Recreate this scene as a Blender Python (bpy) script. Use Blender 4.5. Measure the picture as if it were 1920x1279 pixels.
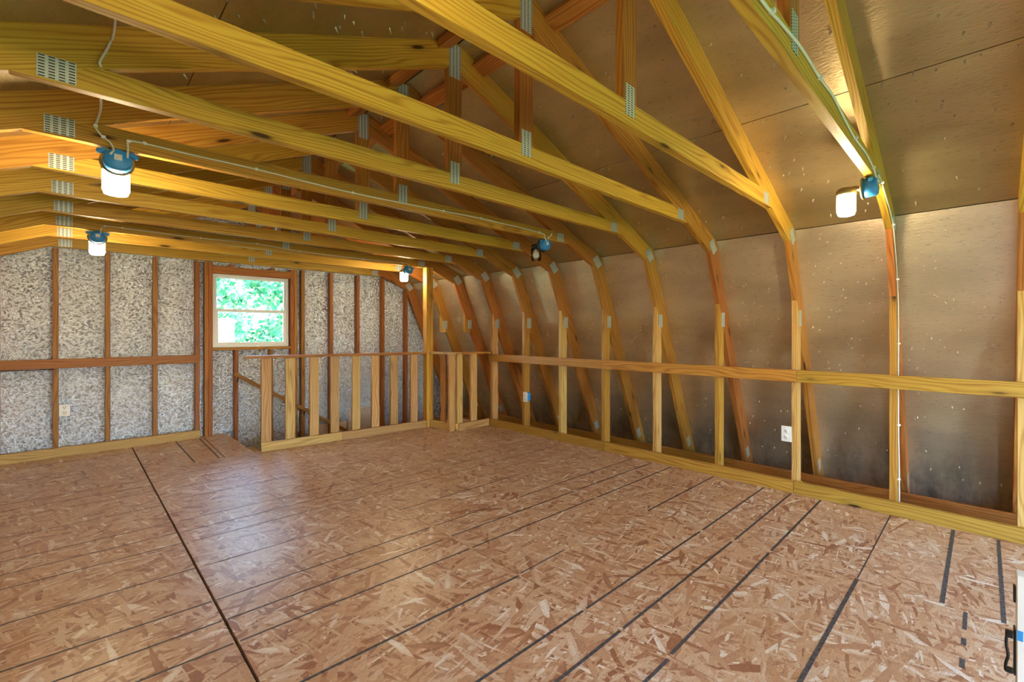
import bpy, math, random
from mathutils import Matrix, Vector
random.seed(7)
S = bpy.context.scene
C = S.collection
for o in list(bpy.data.objects):
    bpy.data.objects.remove(o)

# ------------------------------------------------------------------ camera, light, exposure
HC = 1.1988
cam_d = bpy.data.cameras.new('camera')
cam = bpy.data.objects.new('camera', cam_d)
C.objects.link(cam)
cam_d.sensor_fit = 'HORIZONTAL'
cam_d.sensor_width = 36.0
cam_d.lens = 852.11 / 1920 * 36.0
cam_d.shift_x = (960 - 1083.9) / 1920
cam_d.shift_y = -(639.5 - 622.08) / 1920
cam_d.clip_start = 0.02
cam.location = (0, 0, HC)
cam.rotation_euler = (math.pi / 2, 0, -0.8413)
S.camera = cam

world = bpy.data.worlds.new('sky')
S.world = world
world.use_nodes = True
wn = world.node_tree
wn.nodes.clear()
sky = wn.nodes.new('ShaderNodeTexSky')
sky.sky_type = 'NISHITA'
sky.sun_disc = False
sky.sun_elevation = math.radians(55)
sky.sun_rotation = math.radians(90)
sky.air_density = 1.0
sky.dust_density = 0.6
bg = wn.nodes.new('ShaderNodeBackground')
bg.inputs['Strength'].default_value = 2.8
wo = wn.nodes.new('ShaderNodeOutputWorld')
wn.links.new(sky.outputs[0], bg.inputs[0])
wn.links.new(bg.outputs[0], wo.inputs[0])

sun_d = bpy.data.lights.new('sun', 'SUN')
sun_d.energy = 3.2
sun_d.angle = 0.01
sun_d.color = (1, 0.95, 0.85)
sun = bpy.data.objects.new('sun', sun_d)
C.objects.link(sun)
sun.location = (12, 8, 14)
sun.rotation_euler = Vector((-0.62, 0.0, -1.0)).to_track_quat('-Z', 'Y').to_euler()

S.view_settings.view_transform = 'Standard'
S.view_settings.look = 'None'
S.view_settings.gamma = 1
S.view_settings.use_curve_mapping = False
S.view_settings.exposure = 1.28
S.cycles.use_denoising = True
S.cycles.use_adaptive_sampling = True
S.cycles.adaptive_threshold = 0.07
S.cycles.max_bounces = 5
S.cycles.use_light_tree = False
S.cycles.diffuse_bounces = 4
S.cycles.glossy_bounces = 2
S.cycles.sample_clamp_indirect = 6
LAMP_POWER = 72.0

# ------------------------------------------------------------------ dimensions
D = 3.5727                      # room face of the knee wall boards
XR = 1.47                       # ridge
def TY(k): return -0.1605 + 0.6096 * k
SL = 0.44                       # slope of upper rafters
ZTOP = 2.865                    # top of rafters at the ridge
VT = 0.150                      # plumb thickness of the rafters
def up_top(x): return ZTOP - SL * abs(x - XR)
def up_bot(x): return up_top(x) - VT
LS, XI, XO = 0.404, 4.19, 4.341  # lower rafters: x = XI - LS*z (inner), XO - LS*z (outer), right side
def meet(vt, x0):               # upper line with lower line
    # z = ZTOP - vt - SL*(x-XR); x = x0 - LS*z
    z = (ZTOP - vt - SL * (x0 - XR)) / (1 - SL * LS)
    return x0 - LS * z, z
KOX, KOZ = meet(0, XO)
KIX, KIZ = meet(VT, XI)
YB = 6.714                      # inner face of back wall sheathing
YS = 6.625                      # front face of back wall studs
YF = -1.95                      # front wall, behind the camera

# ------------------------------------------------------------------ materials
def new_mat(name):
    m = bpy.data.materials.new(name)
    m.use_nodes = True
    n = m.node_tree.nodes
    n.clear()
    out = n.new('ShaderNodeOutputMaterial')
    b = n.new('ShaderNodeBsdfPrincipled')
    m.node_tree.links.new(b.outputs[0], out.inputs[0])
    return m, n, m.node_tree.links, b

def ramp(n, stops, interp='LINEAR'):
    r = n.new('ShaderNodeValToRGB')
    r.color_ramp.interpolation = interp
    e = r.color_ramp.elements
    while len(e) < len(stops): e.new(0.5)
    for el, (p, c) in zip(e, stops):
        el.position = p
        el.color = (c[0], c[1], c[2], 1)
    return r

def math_node(n, l, op, a, b=None, clamp=False):
    m = n.new('ShaderNodeMath'); m.operation = op; m.use_clamp = clamp
    for i, v in enumerate((a, b)):
        if v is None: continue
        if isinstance(v, (int, float)): m.inputs[i].default_value = v
        else: l.new(v, m.inputs[i])
    return m.outputs[0]

def mix(n, l, fac, a, b, blend='MIX'):
    m = n.new('ShaderNodeMix'); m.data_type = 'RGBA'; m.blend_type = blend
    for sock, v in ((m.inputs[0], fac), (m.inputs[6], a), (m.inputs[7], b)):
        if isinstance(v, (int, float)): sock.default_value = v
        elif isinstance(v, tuple): sock.default_value = (v[0], v[1], v[2], 1)
        else: l.new(v, sock)
    return m.outputs[2]

def simple(name, col, rough=0.5, metal=0.0, noise=0.0, scale=30):
    m, n, l, b = new_mat(name)
    b.inputs['Roughness'].default_value = rough
    b.inputs['Metallic'].default_value = metal
    if noise:
        tc = n.new('ShaderNodeTexCoord')
        t = n.new('ShaderNodeTexNoise'); t.inputs['Scale'].default_value = scale
        l.new(tc.outputs['Object'], t.inputs['Vector'])
        lo = tuple(c * (1 - noise) for c in col); hi = tuple(min(1, c * (1 + noise)) for c in col)
        r = ramp(n, [(0.3, lo), (0.7, hi)])
        l.new(t.outputs[0], r.inputs[0]); l.new(r.outputs[0], b.inputs['Base Color'])
    else:
        b.inputs['Base Color'].default_value = (*col, 1)
    return m

def wood(name, light, mid, dark, rough=0.5, vary=0.25):
    """sawn pine: grain along local x, per-board tone, knots"""
    m, n, l, b = new_mat(name)
    tc = n.new('ShaderNodeTexCoord'); oi = n.new('ShaderNodeObjectInfo')
    off = n.new('ShaderNodeVectorMath'); off.operation = 'MULTIPLY_ADD'
    cmb = n.new('ShaderNodeCombineXYZ')
    for i in range(3): l.new(oi.outputs['Random'], cmb.inputs[i])
    l.new(cmb.outputs[0], off.inputs[0]); off.inputs[1].default_value = (37, 3.1, 1.7)
    l.new(tc.outputs['Object'], off.inputs[2])
    P = off.outputs[0]
    def scaled(v, sx, sy, sz):
        mp = n.new('ShaderNodeVectorMath'); mp.operation = 'MULTIPLY'
        l.new(v, mp.inputs[0]); mp.inputs[1].default_value = (sx, sy, sz); return mp.outputs[0]
    # cathedral rings: distorted bands
    wob = n.new('ShaderNodeTexNoise'); wob.inputs['Scale'].default_value = 1.0; wob.inputs['Detail'].default_value = 2
    l.new(scaled(P, 0.9, 7, 7), wob.inputs['Vector'])
    sep = n.new('ShaderNodeSeparateXYZ'); l.new(P, sep.inputs[0])
    yy = math_node(n, l, 'ADD', math_node(n, l, 'MULTIPLY', sep.outputs[1], 330.0),
                   math_node(n, l, 'MULTIPLY', sep.outputs[2], 260.0))
    ph = math_node(n, l, 'ADD', yy, math_node(n, l, 'MULTIPLY', wob.outputs[0], 60.0))
    rings = math_node(n, l, 'MULTIPLY_ADD', math_node(n, l, 'SINE', ph), 0.5)
    n_ = rings.node; n_.inputs[2].default_value = 0.5
    fine = n.new('ShaderNodeTexNoise'); fine.inputs['Scale'].default_value = 1; fine.inputs['Detail'].default_value = 4
    l.new(scaled(P, 3, 120, 120), fine.inputs['Vector'])
    g = math_node(n, l, 'ADD', math_node(n, l, 'MULTIPLY', math_node(n, l, 'POWER', rings, 2.2), 0.36), math_node(n, l, 'MULTIPLY', fine.outputs[0], 0.66))
    r = ramp(n, [(0.15, light), (0.50, mid), (0.98, dark)])
    l.new(g, r.inputs[0])
    # knots
    vo = n.new('ShaderNodeTexVoronoi'); vo.inputs['Scale'].default_value = 1; vo.inputs['Randomness'].default_value = 1
    l.new(scaled(P, 1.9, 8, 4), vo.inputs['Vector'])
    kr = ramp(n, [(0.05, (1, 1, 1)), (0.10, (0.25, 0.25, 0.25)), (0.22, (0, 0, 0))])
    l.new(vo.outputs['Distance'], kr.inputs[0])
    col = mix(n, l, kr.outputs[0], r.outputs[0], tuple(c * 0.25 for c in dark))
    # per-board tone
    hs = n.new('ShaderNodeHueSaturation')
    l.new(col, hs.inputs['Color'])
    l.new(math_node(n, l, 'ADD', math_node(n, l, 'MULTIPLY', oi.outputs['Random'], vary), 1 - vary * 0.6), hs.inputs['Value'])
    l.new(math_node(n, l, 'ADD', math_node(n, l, 'MULTIPLY', math_node(n, l, 'FRACT', math_node(n, l, 'MULTIPLY', oi.outputs['Random'], 7.3)), 0.024), 0.488), hs.inputs['Hue'])
    l.new(hs.outputs[0], b.inputs['Base Color'])
    b.inputs['Roughness'].default_value = rough
    b.inputs['Specular IOR Level'].default_value = 0.35
    bp = n.new('ShaderNodeBump'); bp.inputs['Strength'].default_value = 0.25; bp.inputs['Distance'].default_value = 0.002
    l.new(fine.outputs[0], bp.inputs['Height']); l.new(bp.outputs[0], b.inputs['Normal'])
    return m

def osb(name):
    m, n, l, b = new_mat(name)
    tc = n.new('ShaderNodeTexCoord'); oi = n.new('ShaderNodeObjectInfo')
    cmb = n.new('ShaderNodeCombineXYZ')
    l.new(oi.outputs['Random'], cmb.inputs[0]); l.new(oi.outputs['Random'], cmb.inputs[1])
    off = n.new('ShaderNodeVectorMath'); off.operation = 'MULTIPLY_ADD'
    l.new(cmb.outputs[0], off.inputs[0]); off.inputs[1].default_value = (31, 17, 0)
    l.new(tc.outputs['Object'], off.inputs[2])
    warp = n.new('ShaderNodeTexNoise'); warp.inputs['Scale'].default_value = 14; warp.inputs['Detail'].default_value = 2
    l.new(off.outputs[0], warp.inputs['Vector'])
    wv = n.new('ShaderNodeVectorMath'); wv.operation = 'MULTIPLY_ADD'
    l.new(warp.outputs['Color'], wv.inputs[0]); wv.inputs[1].default_value = (0.014, 0.014, 0)
    l.new(off.outputs[0], wv.inputs[2])
    best = None; besth = None
    for i, (ang, sx, sy) in enumerate([(-86, 6, 46), (-50, 7, 34), (-14, 6, 44), (22, 8, 36), (58, 7, 42), (-78, 10, 95), (12, 12, 90)]):
        mp = n.new('ShaderNodeMapping')
        mp.inputs['Rotation'].default_value = (0, 0, math.radians(ang + 90))
        mp.inputs['Location'].default_value = (i * 3.7, i * 5.3, 0)
        l.new(wv.outputs[0], mp.inputs['Vector'])
        sc = n.new('ShaderNodeVectorMath'); sc.operation = 'MULTIPLY'
        l.new(mp.outputs[0], sc.inputs[0]); sc.inputs[1].default_value = (sx, sy, 1)
        vo = n.new('ShaderNodeTexVoronoi'); vo.voronoi_dimensions = '2D'; vo.inputs['Scale'].default_value = 1
        l.new(sc.outputs[0], vo.inputs['Vector'])
        sp = n.new('ShaderNodeSeparateColor'); l.new(vo.outputs['Color'], sp.inputs[0])
        h = sp.outputs[0]; tone = math_node(n, l, 'ADD', sp.outputs[1], math_node(n, l, 'MULTIPLY', vo.outputs['Distance'], -0.12))
        if best is None: best, besth = tone, h
        else:
            gt = math_node(n, l, 'GREATER_THAN', h, besth)
            mx = n.new('ShaderNodeMix'); mx.data_type = 'FLOAT'
            l.new(gt, mx.inputs[0]); l.new(best, mx.inputs[2]); l.new(tone, mx.inputs[3])
            best = mx.outputs[0]; besth = math_node(n, l, 'MAXIMUM', h, besth)
    r = ramp(n, [(0.0, (0.36, 0.155, 0.080)), (0.10, (0.48, 0.245, 0.135)), (0.35, (0.58, 0.335, 0.19)), (0.65, (0.65, 0.41, 0.25)),
                 (0.85, (0.69, 0.49, 0.345)), (0.95, (0.84, 0.72, 0.61))])
    l.new(best, r.inputs[0])
    fi = n.new('ShaderNodeTexNoise'); fi.inputs['Scale'].default_value = 130; fi.inputs['Detail'].default_value = 3
    mp = n.new('ShaderNodeVectorMath'); mp.operation = 'MULTIPLY'; mp.inputs[1].default_value = (2.4, 0.5, 1)
    l.new(off.outputs[0], mp.inputs[0]); l.new(mp.outputs[0], fi.inputs['Vector'])
    fr = ramp(n, [(0.32, (0.55, 0.5, 0.45)), (0.46, (1, 1, 1))])
    l.new(fi.outputs[0], fr.inputs[0])
    col = mix(n, l, 0.75, r.outputs[0], fr.outputs[0], 'MULTIPLY')
    l.new(col, b.inputs['Base Color'])
    b.inputs['Roughness'].default_value = 0.34
    b.inputs['Specular IOR Level'].default_value = 0.5
    bp = n.new('ShaderNodeBump'); bp.inputs['Strength'].default_value = 0.35; bp.inputs['Distance'].default_value = 0.002
    l.new(best, bp.inputs['Height']); l.new(bp.outputs[0], b.inputs['Normal'])
    return m

def foil(name, col, rough, crinkle, cscale, blotch, stretch=(1, 1, 1), metal=0.85, crinkle_shade=(0.40, 0.50, 0.4), low_mottle=False):
    m, n, l, b = new_mat(name)
    tc = n.new('ShaderNodeTexCoord')
    st = n.new('ShaderNodeVectorMath'); st.operation = 'MULTIPLY'; st.inputs[1].default_value = stretch
    l.new(tc.outputs['Object'], st.inputs[0])
    b.inputs['Metallic'].default_value = metal
    no = n.new('ShaderNodeTexNoise'); no.inputs['Scale'].default_value = cscale; no.inputs['Detail'].default_value = 4
    no.inputs['Roughness'].default_value = 0.6
    l.new(st.outputs[0], no.inputs['Vector'])
    bp = n.new('ShaderNodeBump'); bp.inputs['Strength'].default_value = crinkle; bp.inputs['Distance'].default_value = 0.012
    l.new(no.outputs[0], bp.inputs['Height']); l.new(bp.outputs[0], b.inputs['Normal'])
    bl = n.new('ShaderNodeTexNoise'); bl.inputs['Scale'].default_value = 2.2; bl.inputs['Detail'].default_value = 6
    l.new(st.outputs[0], bl.inputs['Vector'])
    r = ramp(n, [(0.25, tuple(c * (1 - blotch) for c in col)), (0.6, col)])
    l.new(bl.outputs[0], r.inputs[0])
    lo = crinkle_shade[2]
    sp = ramp(n, [(crinkle_shade[0], (lo, lo, lo)), (crinkle_shade[1], (1, 1, 1))])  # crinkle sparkle put into the colour: darker where the bump is low
    l.new(no.outputs[0], sp.inputs[0])
    c = mix(n, l, 1.0, r.outputs[0], sp.outputs[0], 'MULTIPLY')
    if low_mottle:
        # dark mottling low on the panels: patchy, strongest near the eave
        sep = n.new('ShaderNodeSeparateXYZ'); l.new(tc.outputs['Object'], sep.inputs[0])
        mr = n.new('ShaderNodeMapRange'); mr.inputs['From Min'].default_value = 0.30; mr.inputs['From Max'].default_value = 1.05
        l.new(sep.outputs[0], mr.inputs[0])
        gn = n.new('ShaderNodeTexNoise'); gn.inputs['Scale'].default_value = 3.2; gn.inputs['Detail'].default_value = 8; gn.inputs['Roughness'].default_value = 0.7
        gs = n.new('ShaderNodeVectorMath'); gs.operation = 'MULTIPLY'; gs.inputs[1].default_value = (0.55, 1.3, 1)
        l.new(tc.outputs['Object'], gs.inputs[0]); l.new(gs.outputs[0], gn.inputs['Vector'])
        gr = ramp(n, [(0.46, (0, 0, 0)), (0.62, (1, 1, 1))]); l.new(gn.outputs[0], gr.inputs[0])
        fac = math_node(n, l, 'MULTIPLY', math_node(n, l, 'MULTIPLY', mr.outputs[0], gr.outputs[0]), 0.75)
        c = mix(n, l, fac, c, (0.10, 0.085, 0.08))
    l.new(c, b.inputs['Base Color'])
    rr = n.new('ShaderNodeMapRange'); rr.inputs['To Min'].default_value = rough * 0.8; rr.inputs['To Max'].default_value = rough * 1.2
    l.new(bl.outputs[0], rr.inputs[0]); l.new(rr.outputs[0], b.inputs['Roughness'])
    return m

def plate_mat():
    """punched galvanized truss plate: columns of slots"""
    m, n, l, b = new_mat('punched_steel')
    tc = n.new('ShaderNodeTexCoord')
    sep = n.new('ShaderNodeSeparateXYZ'); l.new(tc.outputs['Object'], sep.inputs[0])
    cx = math_node(n, l, 'FRACT', math_node(n, l, 'MULTIPLY', sep.outputs[0], 1 / 0.022))
    cy = math_node(n, l, 'FRACT', math_node(n, l, 'MULTIPLY', sep.outputs[1], 1 / 0.0095))
    a = math_node(n, l, 'LESS_THAN', math_node(n, l, 'ABSOLUTE', math_node(n, l, 'SUBTRACT', cx, 0.5)), 0.32)
    c = math_node(n, l, 'LESS_THAN', math_node(n, l, 'ABSOLUTE', math_node(n, l, 'SUBTRACT', cy, 0.5)), 0.22)
    f = math_node(n, l, 'MULTIPLY', a, c)
    l.new(mix(n, l, f, (0.60, 0.66, 0.64), (0.06, 0.05, 0.04)), b.inputs['Base Color'])
    b.inputs['Metallic'].default_value = 0.35; b.inputs['Roughness'].default_value = 0.45
    return m

M = {}
M['pine'] = wood('pine', (0.66, 0.41, 0.062), (0.55, 0.29, 0.034), (0.25, 0.085, 0.010))
M['pine_gold'] = wood('pine_golden', (0.55, 0.32, 0.058), (0.45, 0.225, 0.032), (0.20, 0.07, 0.010))
M['pine_red'] = wood('pine_reddish', (0.50, 0.235, 0.048), (0.39, 0.150, 0.026), (0.18, 0.050, 0.009))
M['pine_pale'] = wood('pine_pale', (0.64, 0.41, 0.155), (0.53, 0.29, 0.085), (0.25, 0.10, 0.022))
M['stud_brown'] = wood('pine_brown', (0.42, 0.180, 0.036), (0.33, 0.122, 0.020), (0.16, 0.05, 0.009))
M['osb'] = osb('oriented_strand_board')
M['foil'] = foil('foil_laminated', (0.62, 0.51, 0.29), 0.38, 0.20, 60, 0.30, (1.6, 0.5, 1), 0.80, (0.30, 0.42, 0.75))
M['foil_wall'] = foil('foil_laminated_wall', (0.75, 0.65, 0.48), 0.37, 0.20, 60, 0.28, (1.6, 0.5, 1), 0.75, (0.30, 0.42, 0.75), True)
M['foil_crinkled'] = foil('foil_crinkled', (0.82, 0.88, 0.97), 0.24, 1.0, 64, 0.12, (1, 1, 1), 1.0, (0.40, 0.50, 0.44))
M['plate'] = plate_mat()
M['steel'] = simple('galvanized_steel', (0.62, 0.63, 0.62), 0.4, 0.8)
M['nail'] = simple('nail_steel', (0.62, 0.58, 0.50), 0.35, 0.45)
M['felt'] = simple('black_felt', (0.012, 0.012, 0.012), 0.9)
M['ink'] = simple('black_ink', (0.075, 0.068, 0.072), 0.6, 0, 0.6, 60)
M['blue'] = simple('blue_plastic', (0.035, 0.27, 0.70), 0.35)
M['white'] = simple('white_plastic', (0.82, 0.82, 0.80), 0.4)
M['vinyl'] = simple('white_vinyl', (0.84, 0.86, 0.86), 0.35)
M['paint'] = simple('white_painted_wood', (0.78, 0.76, 0.76), 0.5, 0, 0.06, 9)
M['black'] = simple('black_iron', (0.012, 0.012, 0.012), 0.45, 0.3)
M['brass'] = simple('dull_bronze', (0.32, 0.25, 0.13), 0.4, 0.6)
M['cable'] = simple('white_cable', (0.74, 0.76, 0.66), 0.45)
M['yellow'] = simple('yellow_cable', (0.75, 0.62, 0.08), 0.5)
M['label'] = simple('paper_label', (0.7, 0.72, 0.74), 0.6, 0, 0.3, 400)
M['concrete'] = simple('concrete', (0.35, 0.34, 0.32), 0.8, 0, 0.15, 5)
M['grass'] = simple('grass', (0.10, 0.22, 0.04), 0.9, 0, 0.4, 2)
M['bark'] = simple('bark', (0.10, 0.07, 0.045), 0.9, 0, 0.4, 12)
M['osb_edge'] = simple('pale_plywood', (0.66, 0.52, 0.40), 0.6, 0, 0.1, 20)

def leaf_mat():
    m, n, l, b = new_mat('leaf')
    n_ = n.new('ShaderNodeNewGeometry')
    r = ramp(n, [(0.0, (0.02, 0.17, 0.07)), (0.55, (0.07, 0.32, 0.12)), (1.0, (0.34, 0.50, 0.24))])
    l.new(n_.outputs['Random Per Island'], r.inputs[0])
    l.new(r.outputs[0], b.inputs['Base Color'])
    b.inputs['Roughness'].default_value = 0.5
    tr = n.new('ShaderNodeBsdfTranslucent'); l.new(r.outputs[0], tr.inputs[0])
    ms = n.new('ShaderNodeMixShader'); ms.inputs[0].default_value = 0.45
    out = [x for x in n if x.type == 'OUTPUT_MATERIAL'][0]
    l.new(b.outputs[0], ms.inputs[1]); l.new(tr.outputs[0], ms.inputs[2]); l.new(ms.outputs[0], out.inputs[0])
    return m
M['leaf'] = leaf_mat()

def glass_mat(name, tint, rough=0.0):
    m, n, l, b = new_mat(name)
    out = [x for x in n if x.type == 'OUTPUT_MATERIAL'][0]
    t = n.new('ShaderNodeBsdfTransparent'); t.inputs[0].default_value = (*tint, 1)
    g = n.new('ShaderNodeBsdfGlossy'); g.inputs['Roughness'].default_value = 0.02 + rough
    f = n.new('ShaderNodeFresnel'); f.inputs[0].default_value = 1.45
    ms = n.new('ShaderNodeMixShader')
    l.new(f.outputs[0], ms.inputs[0]); l.new(t.outputs[0], ms.inputs[1]); l.new(g.outputs[0], ms.inputs[2])
    l.new(ms.outputs[0], out.inputs[0])
    return m
M['glass'] = glass_mat('window_glass', (0.93, 0.97, 0.96))
M['jar_clear'] = glass_mat('clear_jar_glass', (0.85, 0.85, 0.82), 0.05)

def emit(name, col, strength):
    m, n, l, b = new_mat(name)
    b.inputs['Base Color'].default_value = (0.9, 0.88, 0.8, 1)
    b.inputs['Emission Color'].default_value = (*col, 1)
    b.inputs['Emission Strength'].default_value = strength
    return m
M['jar_lit'] = emit('lit_frosted_jar', (1.0, 0.79, 0.47), LAMP_POWER)

# ------------------------------------------------------------------ object helpers
WM = {}
def place(o, Mw, parent=None):
    WM[o.name] = Mw
    if parent is not None:
        o.parent = parent
        o.matrix_basis = WM[parent.name].inverted() @ Mw
    else:
        o.matrix_basis = Mw
    return o

def tag(o, label=None, cat=None, group=None, kind=None):
    if label: o['label'] = label
    if cat: o['category'] = cat
    if group: o['group'] = group
    if kind: o['kind'] = kind
    return o

def empty(name, loc, label=None, cat=None, group=None, kind=None):
    o = bpy.data.objects.new(name, None)
    o.empty_display_size = 0.1
    C.objects.link(o)
    place(o, Matrix.Translation(loc))
    return tag(o, label, cat, group, kind)

def link_mesh(name, me, Mw, parent):
    o = bpy.data.objects.new(name, me)
    C.objects.link(o)
    return place(o, Mw, parent)

def mesh(name, verts, faces, mat, smooth=False):
    me = bpy.data.meshes.new(name)
    me.from_pydata([tuple(v) for v in verts], [], faces)
    me.update()
    me.materials.append(M[mat])
    if smooth:
        for p in me.polygons: p.use_smooth = True
    return me

def chamfer_box(L, W, T, c):
    """box along x with chamfered edges, centred"""
    v, f = [], []
    hx, hy, hz = L / 2, W / 2, T / 2
    c = min(c, hx * 0.4, hy * 0.4, hz * 0.4)
    idx = {}
    for sx in (-1, 1):
        for sy in (-1, 1):
            for sz in (-1, 1):
                for ax in range(3):
                    p = [sx * (hx - c), sy * (hy - c), sz * (hz - c)]
                    p[ax] = (sx, sy, sz)[ax] * (hx, hy, hz)[ax]
                    idx[sx, sy, sz, ax] = len(v); v.append(tuple(p))
    def quad(a): f.append(a)
    def orient(poly):
        p = [Vector(v[i]) for i in poly]
        nn = (p[1] - p[0]).cross(p[2] - p[0])
        ctr = sum(p, Vector()) / len(p)
        return poly if nn.dot(ctr) > 0 else poly[::-1]
    for ax in range(3):
        o1, o2 = [a for a in range(3) if a != ax]
        for s in (-1, 1):
            ring = []
            for a, b in ((-1, -1), (1, -1), (1, 1), (-1, 1)):
                k = [0, 0, 0]; k[ax] = s; k[o1] = a; k[o2] = b
                ring.append(idx[k[0], k[1], k[2], ax])
            f.append(orient(ring))
        for a in (-1, 1):
            for b in (-1, 1):
                e = []
                for s in (-1, 1):
                    k = [0, 0, 0]; k[ax] = s; k[o1] = a; k[o2] = b
                    e.append((idx[k[0], k[1], k[2], o1], idx[k[0], k[1], k[2], o2]))
                f.append(orient([e[0][0], e[1][0], e[1][1], e[0][1]]))
    for sx in (-1, 1):
        for sy in (-1, 1):
            for sz in (-1, 1):
                f.append(orient([idx[sx, sy, sz, 0], idx[sx, sy, sz, 1], idx[sx, sy, sz, 2]]))
    return v, f

CACHE = {}
def frame_matrix(p, xd, yd):
    x = Vector(xd).normalized()
    y = Vector(yd); y = (y - x * y.dot(x)).normalized()
    z = x.cross(y)
    m = Matrix((x, y, z)).transposed().to_4x4()
    m.translation = Vector(p)
    return m

def board(name, a, b, w, t, side, mat, parent=None, c=0.002):
    """sawn board: centre line a-b, width w along side, thickness t"""
    a, b = Vector(a), Vector(b)
    L = (b - a).length
    key = ('b', round(L, 4), round(w, 4), round(t, 4), mat)
    if key not in CACHE:
        v, f = chamfer_box(L, w, t, c)
        CACHE[key] = mesh(name, v, f, mat)
    return link_mesh(name, CACHE[key], frame_matrix((a + b) / 2, b - a, side), parent)

def box(name, lo, hi, mat, parent=None, along=None, c=0.002):
    """axis box between corners; grain along its longest side unless given"""
    lo, hi = Vector(lo), Vector(hi); d = hi - lo
    ax = along if along is not None else max(range(3), key=lambda i: d[i])
    rest = sorted([i for i in range(3) if i != ax], key=lambda i: -d[i])
    e = [Vector((1, 0, 0)), Vector((0, 1, 0)), Vector((0, 0, 1))]
    m = (lo + hi) / 2
    return board(name, m - e[ax] * d[ax] / 2, m + e[ax] * d[ax] / 2, d[rest[0]], d[rest[1]], e[rest[0]], mat, parent, c)

def prism(name, poly, y0, y1, mat, parent=None, xdir=None, key=None, base=None):
    """polygon in the xz plane extruded from y0 to y1; local x along xdir"""
    P0 = Vector((sum(p[0] for p in poly) / len(poly), (y0 + y1) / 2, sum(p[1] for p in poly) / len(poly)))
    xd = Vector((xdir[0], 0, xdir[1])) if xdir else Vector((1, 0, 0))
    Mx = frame_matrix(P0, xd, Vector((-xd.z, 0, xd.x)))
    if key is None or key not in CACHE:
        inv = Mx.inverted()
        n = len(poly)
        ar = sum(poly[i][0] * poly[(i + 1) % n][1] - poly[(i + 1) % n][0] * poly[i][1] for i in range(n))
        pp = poly if ar > 0 else poly[::-1]
        v = [inv @ Vector((p[0], y0, p[1])) for p in pp] + [inv @ Vector((p[0], y1, p[1])) for p in pp]
        f = [list(range(n)), list(range(2 * n - 1, n - 1, -1))]
        f += [[(i + 1) % n, i, n + i, n + (i + 1) % n] for i in range(n)]
        me = mesh(name, v, f, mat)
        if key is not None: CACHE[key] = me
    else: me = CACHE[key]
    return link_mesh(name, me, Mx, parent)

def lathe(name, prof, seg, mat, Mw, parent=None, smooth=True, ribs=0):
    v, f = [], []
    for r, z in prof:
        for i in range(seg):
            a = 2 * math.pi * i / seg
            rr = r * (1 + (ribs if i % 2 else 0))
            v.append((rr * math.cos(a), rr * math.sin(a), z))
    for j in range(len(prof) - 1):
        for i in range(seg):
            k = (i + 1) % seg
            f.append([j * seg + i, j * seg + k, (j + 1) * seg + k, (j + 1) * seg + i])
    f.append(list(range(seg))[::-1]); f.append([(len(prof) - 1) * seg + i for i in range(seg)])
    return link_mesh(name, mesh(name, v, f, mat, smooth), Mw, parent)

def tube(name, pts, r, mat, parent=None, seg=6, smooth_path=True):
    pts = [Vector(p) for p in pts]
    if smooth_path and len(pts) > 2:
        out = []
        for i in range(len(pts) - 1):
            p0 = pts[max(i - 1, 0)]; p1 = pts[i]; p2 = pts[i + 1]; p3 = pts[min(i + 2, len(pts) - 1)]
            for s in range(4):
                t = s / 4
                out.append(0.5 * ((2 * p1) + (p2 - p0) * t + (2 * p0 - 5 * p1 + 4 * p2 - p3) * t * t + (3 * p1 - p0 - 3 * p2 + p3) * t ** 3))
        out.append(pts[-1]); pts = out
    org = pts[0].copy()
    v, f = [], []
    for i, p in enumerate(pts):
        d = (pts[min(i + 1, len(pts) - 1)] - pts[max(i - 1, 0)]).normalized()
        up = Vector((0, 0, 1)) if abs(d.z) < 0.9 else Vector((1, 0, 0))
        a = d.cross(up).normalized(); b = d.cross(a).normalized()
        for k in range(seg):
            t = 2 * math.pi * k / seg
            v.append(p - org + a * r * math.cos(t) + b * r * math.sin(t))
    for i in range(len(pts) - 1):
        for k in range(seg):
            m = (k + 1) % seg
            f.append([i * seg + k, i * seg + m, (i + 1) * seg + m, (i + 1) * seg + k])
    f.append(list(range(seg))[::-1]); f.append([(len(pts) - 1) * seg + k for k in range(seg)])
    return link_mesh(name, mesh(name, v, f, mat, True), Matrix.Translation(org), parent)

def clip_poly(poly, a, b, c):
    """keep a*x+b*z <= c"""
    out = []
    for i in range(len(poly)):
        p, q = poly[i], poly[(i + 1) % len(poly)]
        dp, dq = a * p[0] + b * p[1] - c, a * q[0] + b * q[1] - c
        if dp <= 0: out.append(p)
        if dp * dq < 0:
            t = dp / (dp - dq)
            out.append((p[0] + t * (q[0] - p[0]), p[1] + t * (q[1] - p[1])))
    return out
def gable_clip(poly):
    poly = clip_poly(poly, SL, 1, ZTOP + SL * XR)
    poly = clip_poly(poly, -SL, 1, ZTOP - SL * XR)
    poly = clip_poly(poly, 1, LS, XO)
    poly = clip_poly(poly, -1, LS, XO - 2 * XR)
    return poly
def mx(x): return 2 * XR - x      # mirror about the ridge

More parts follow.
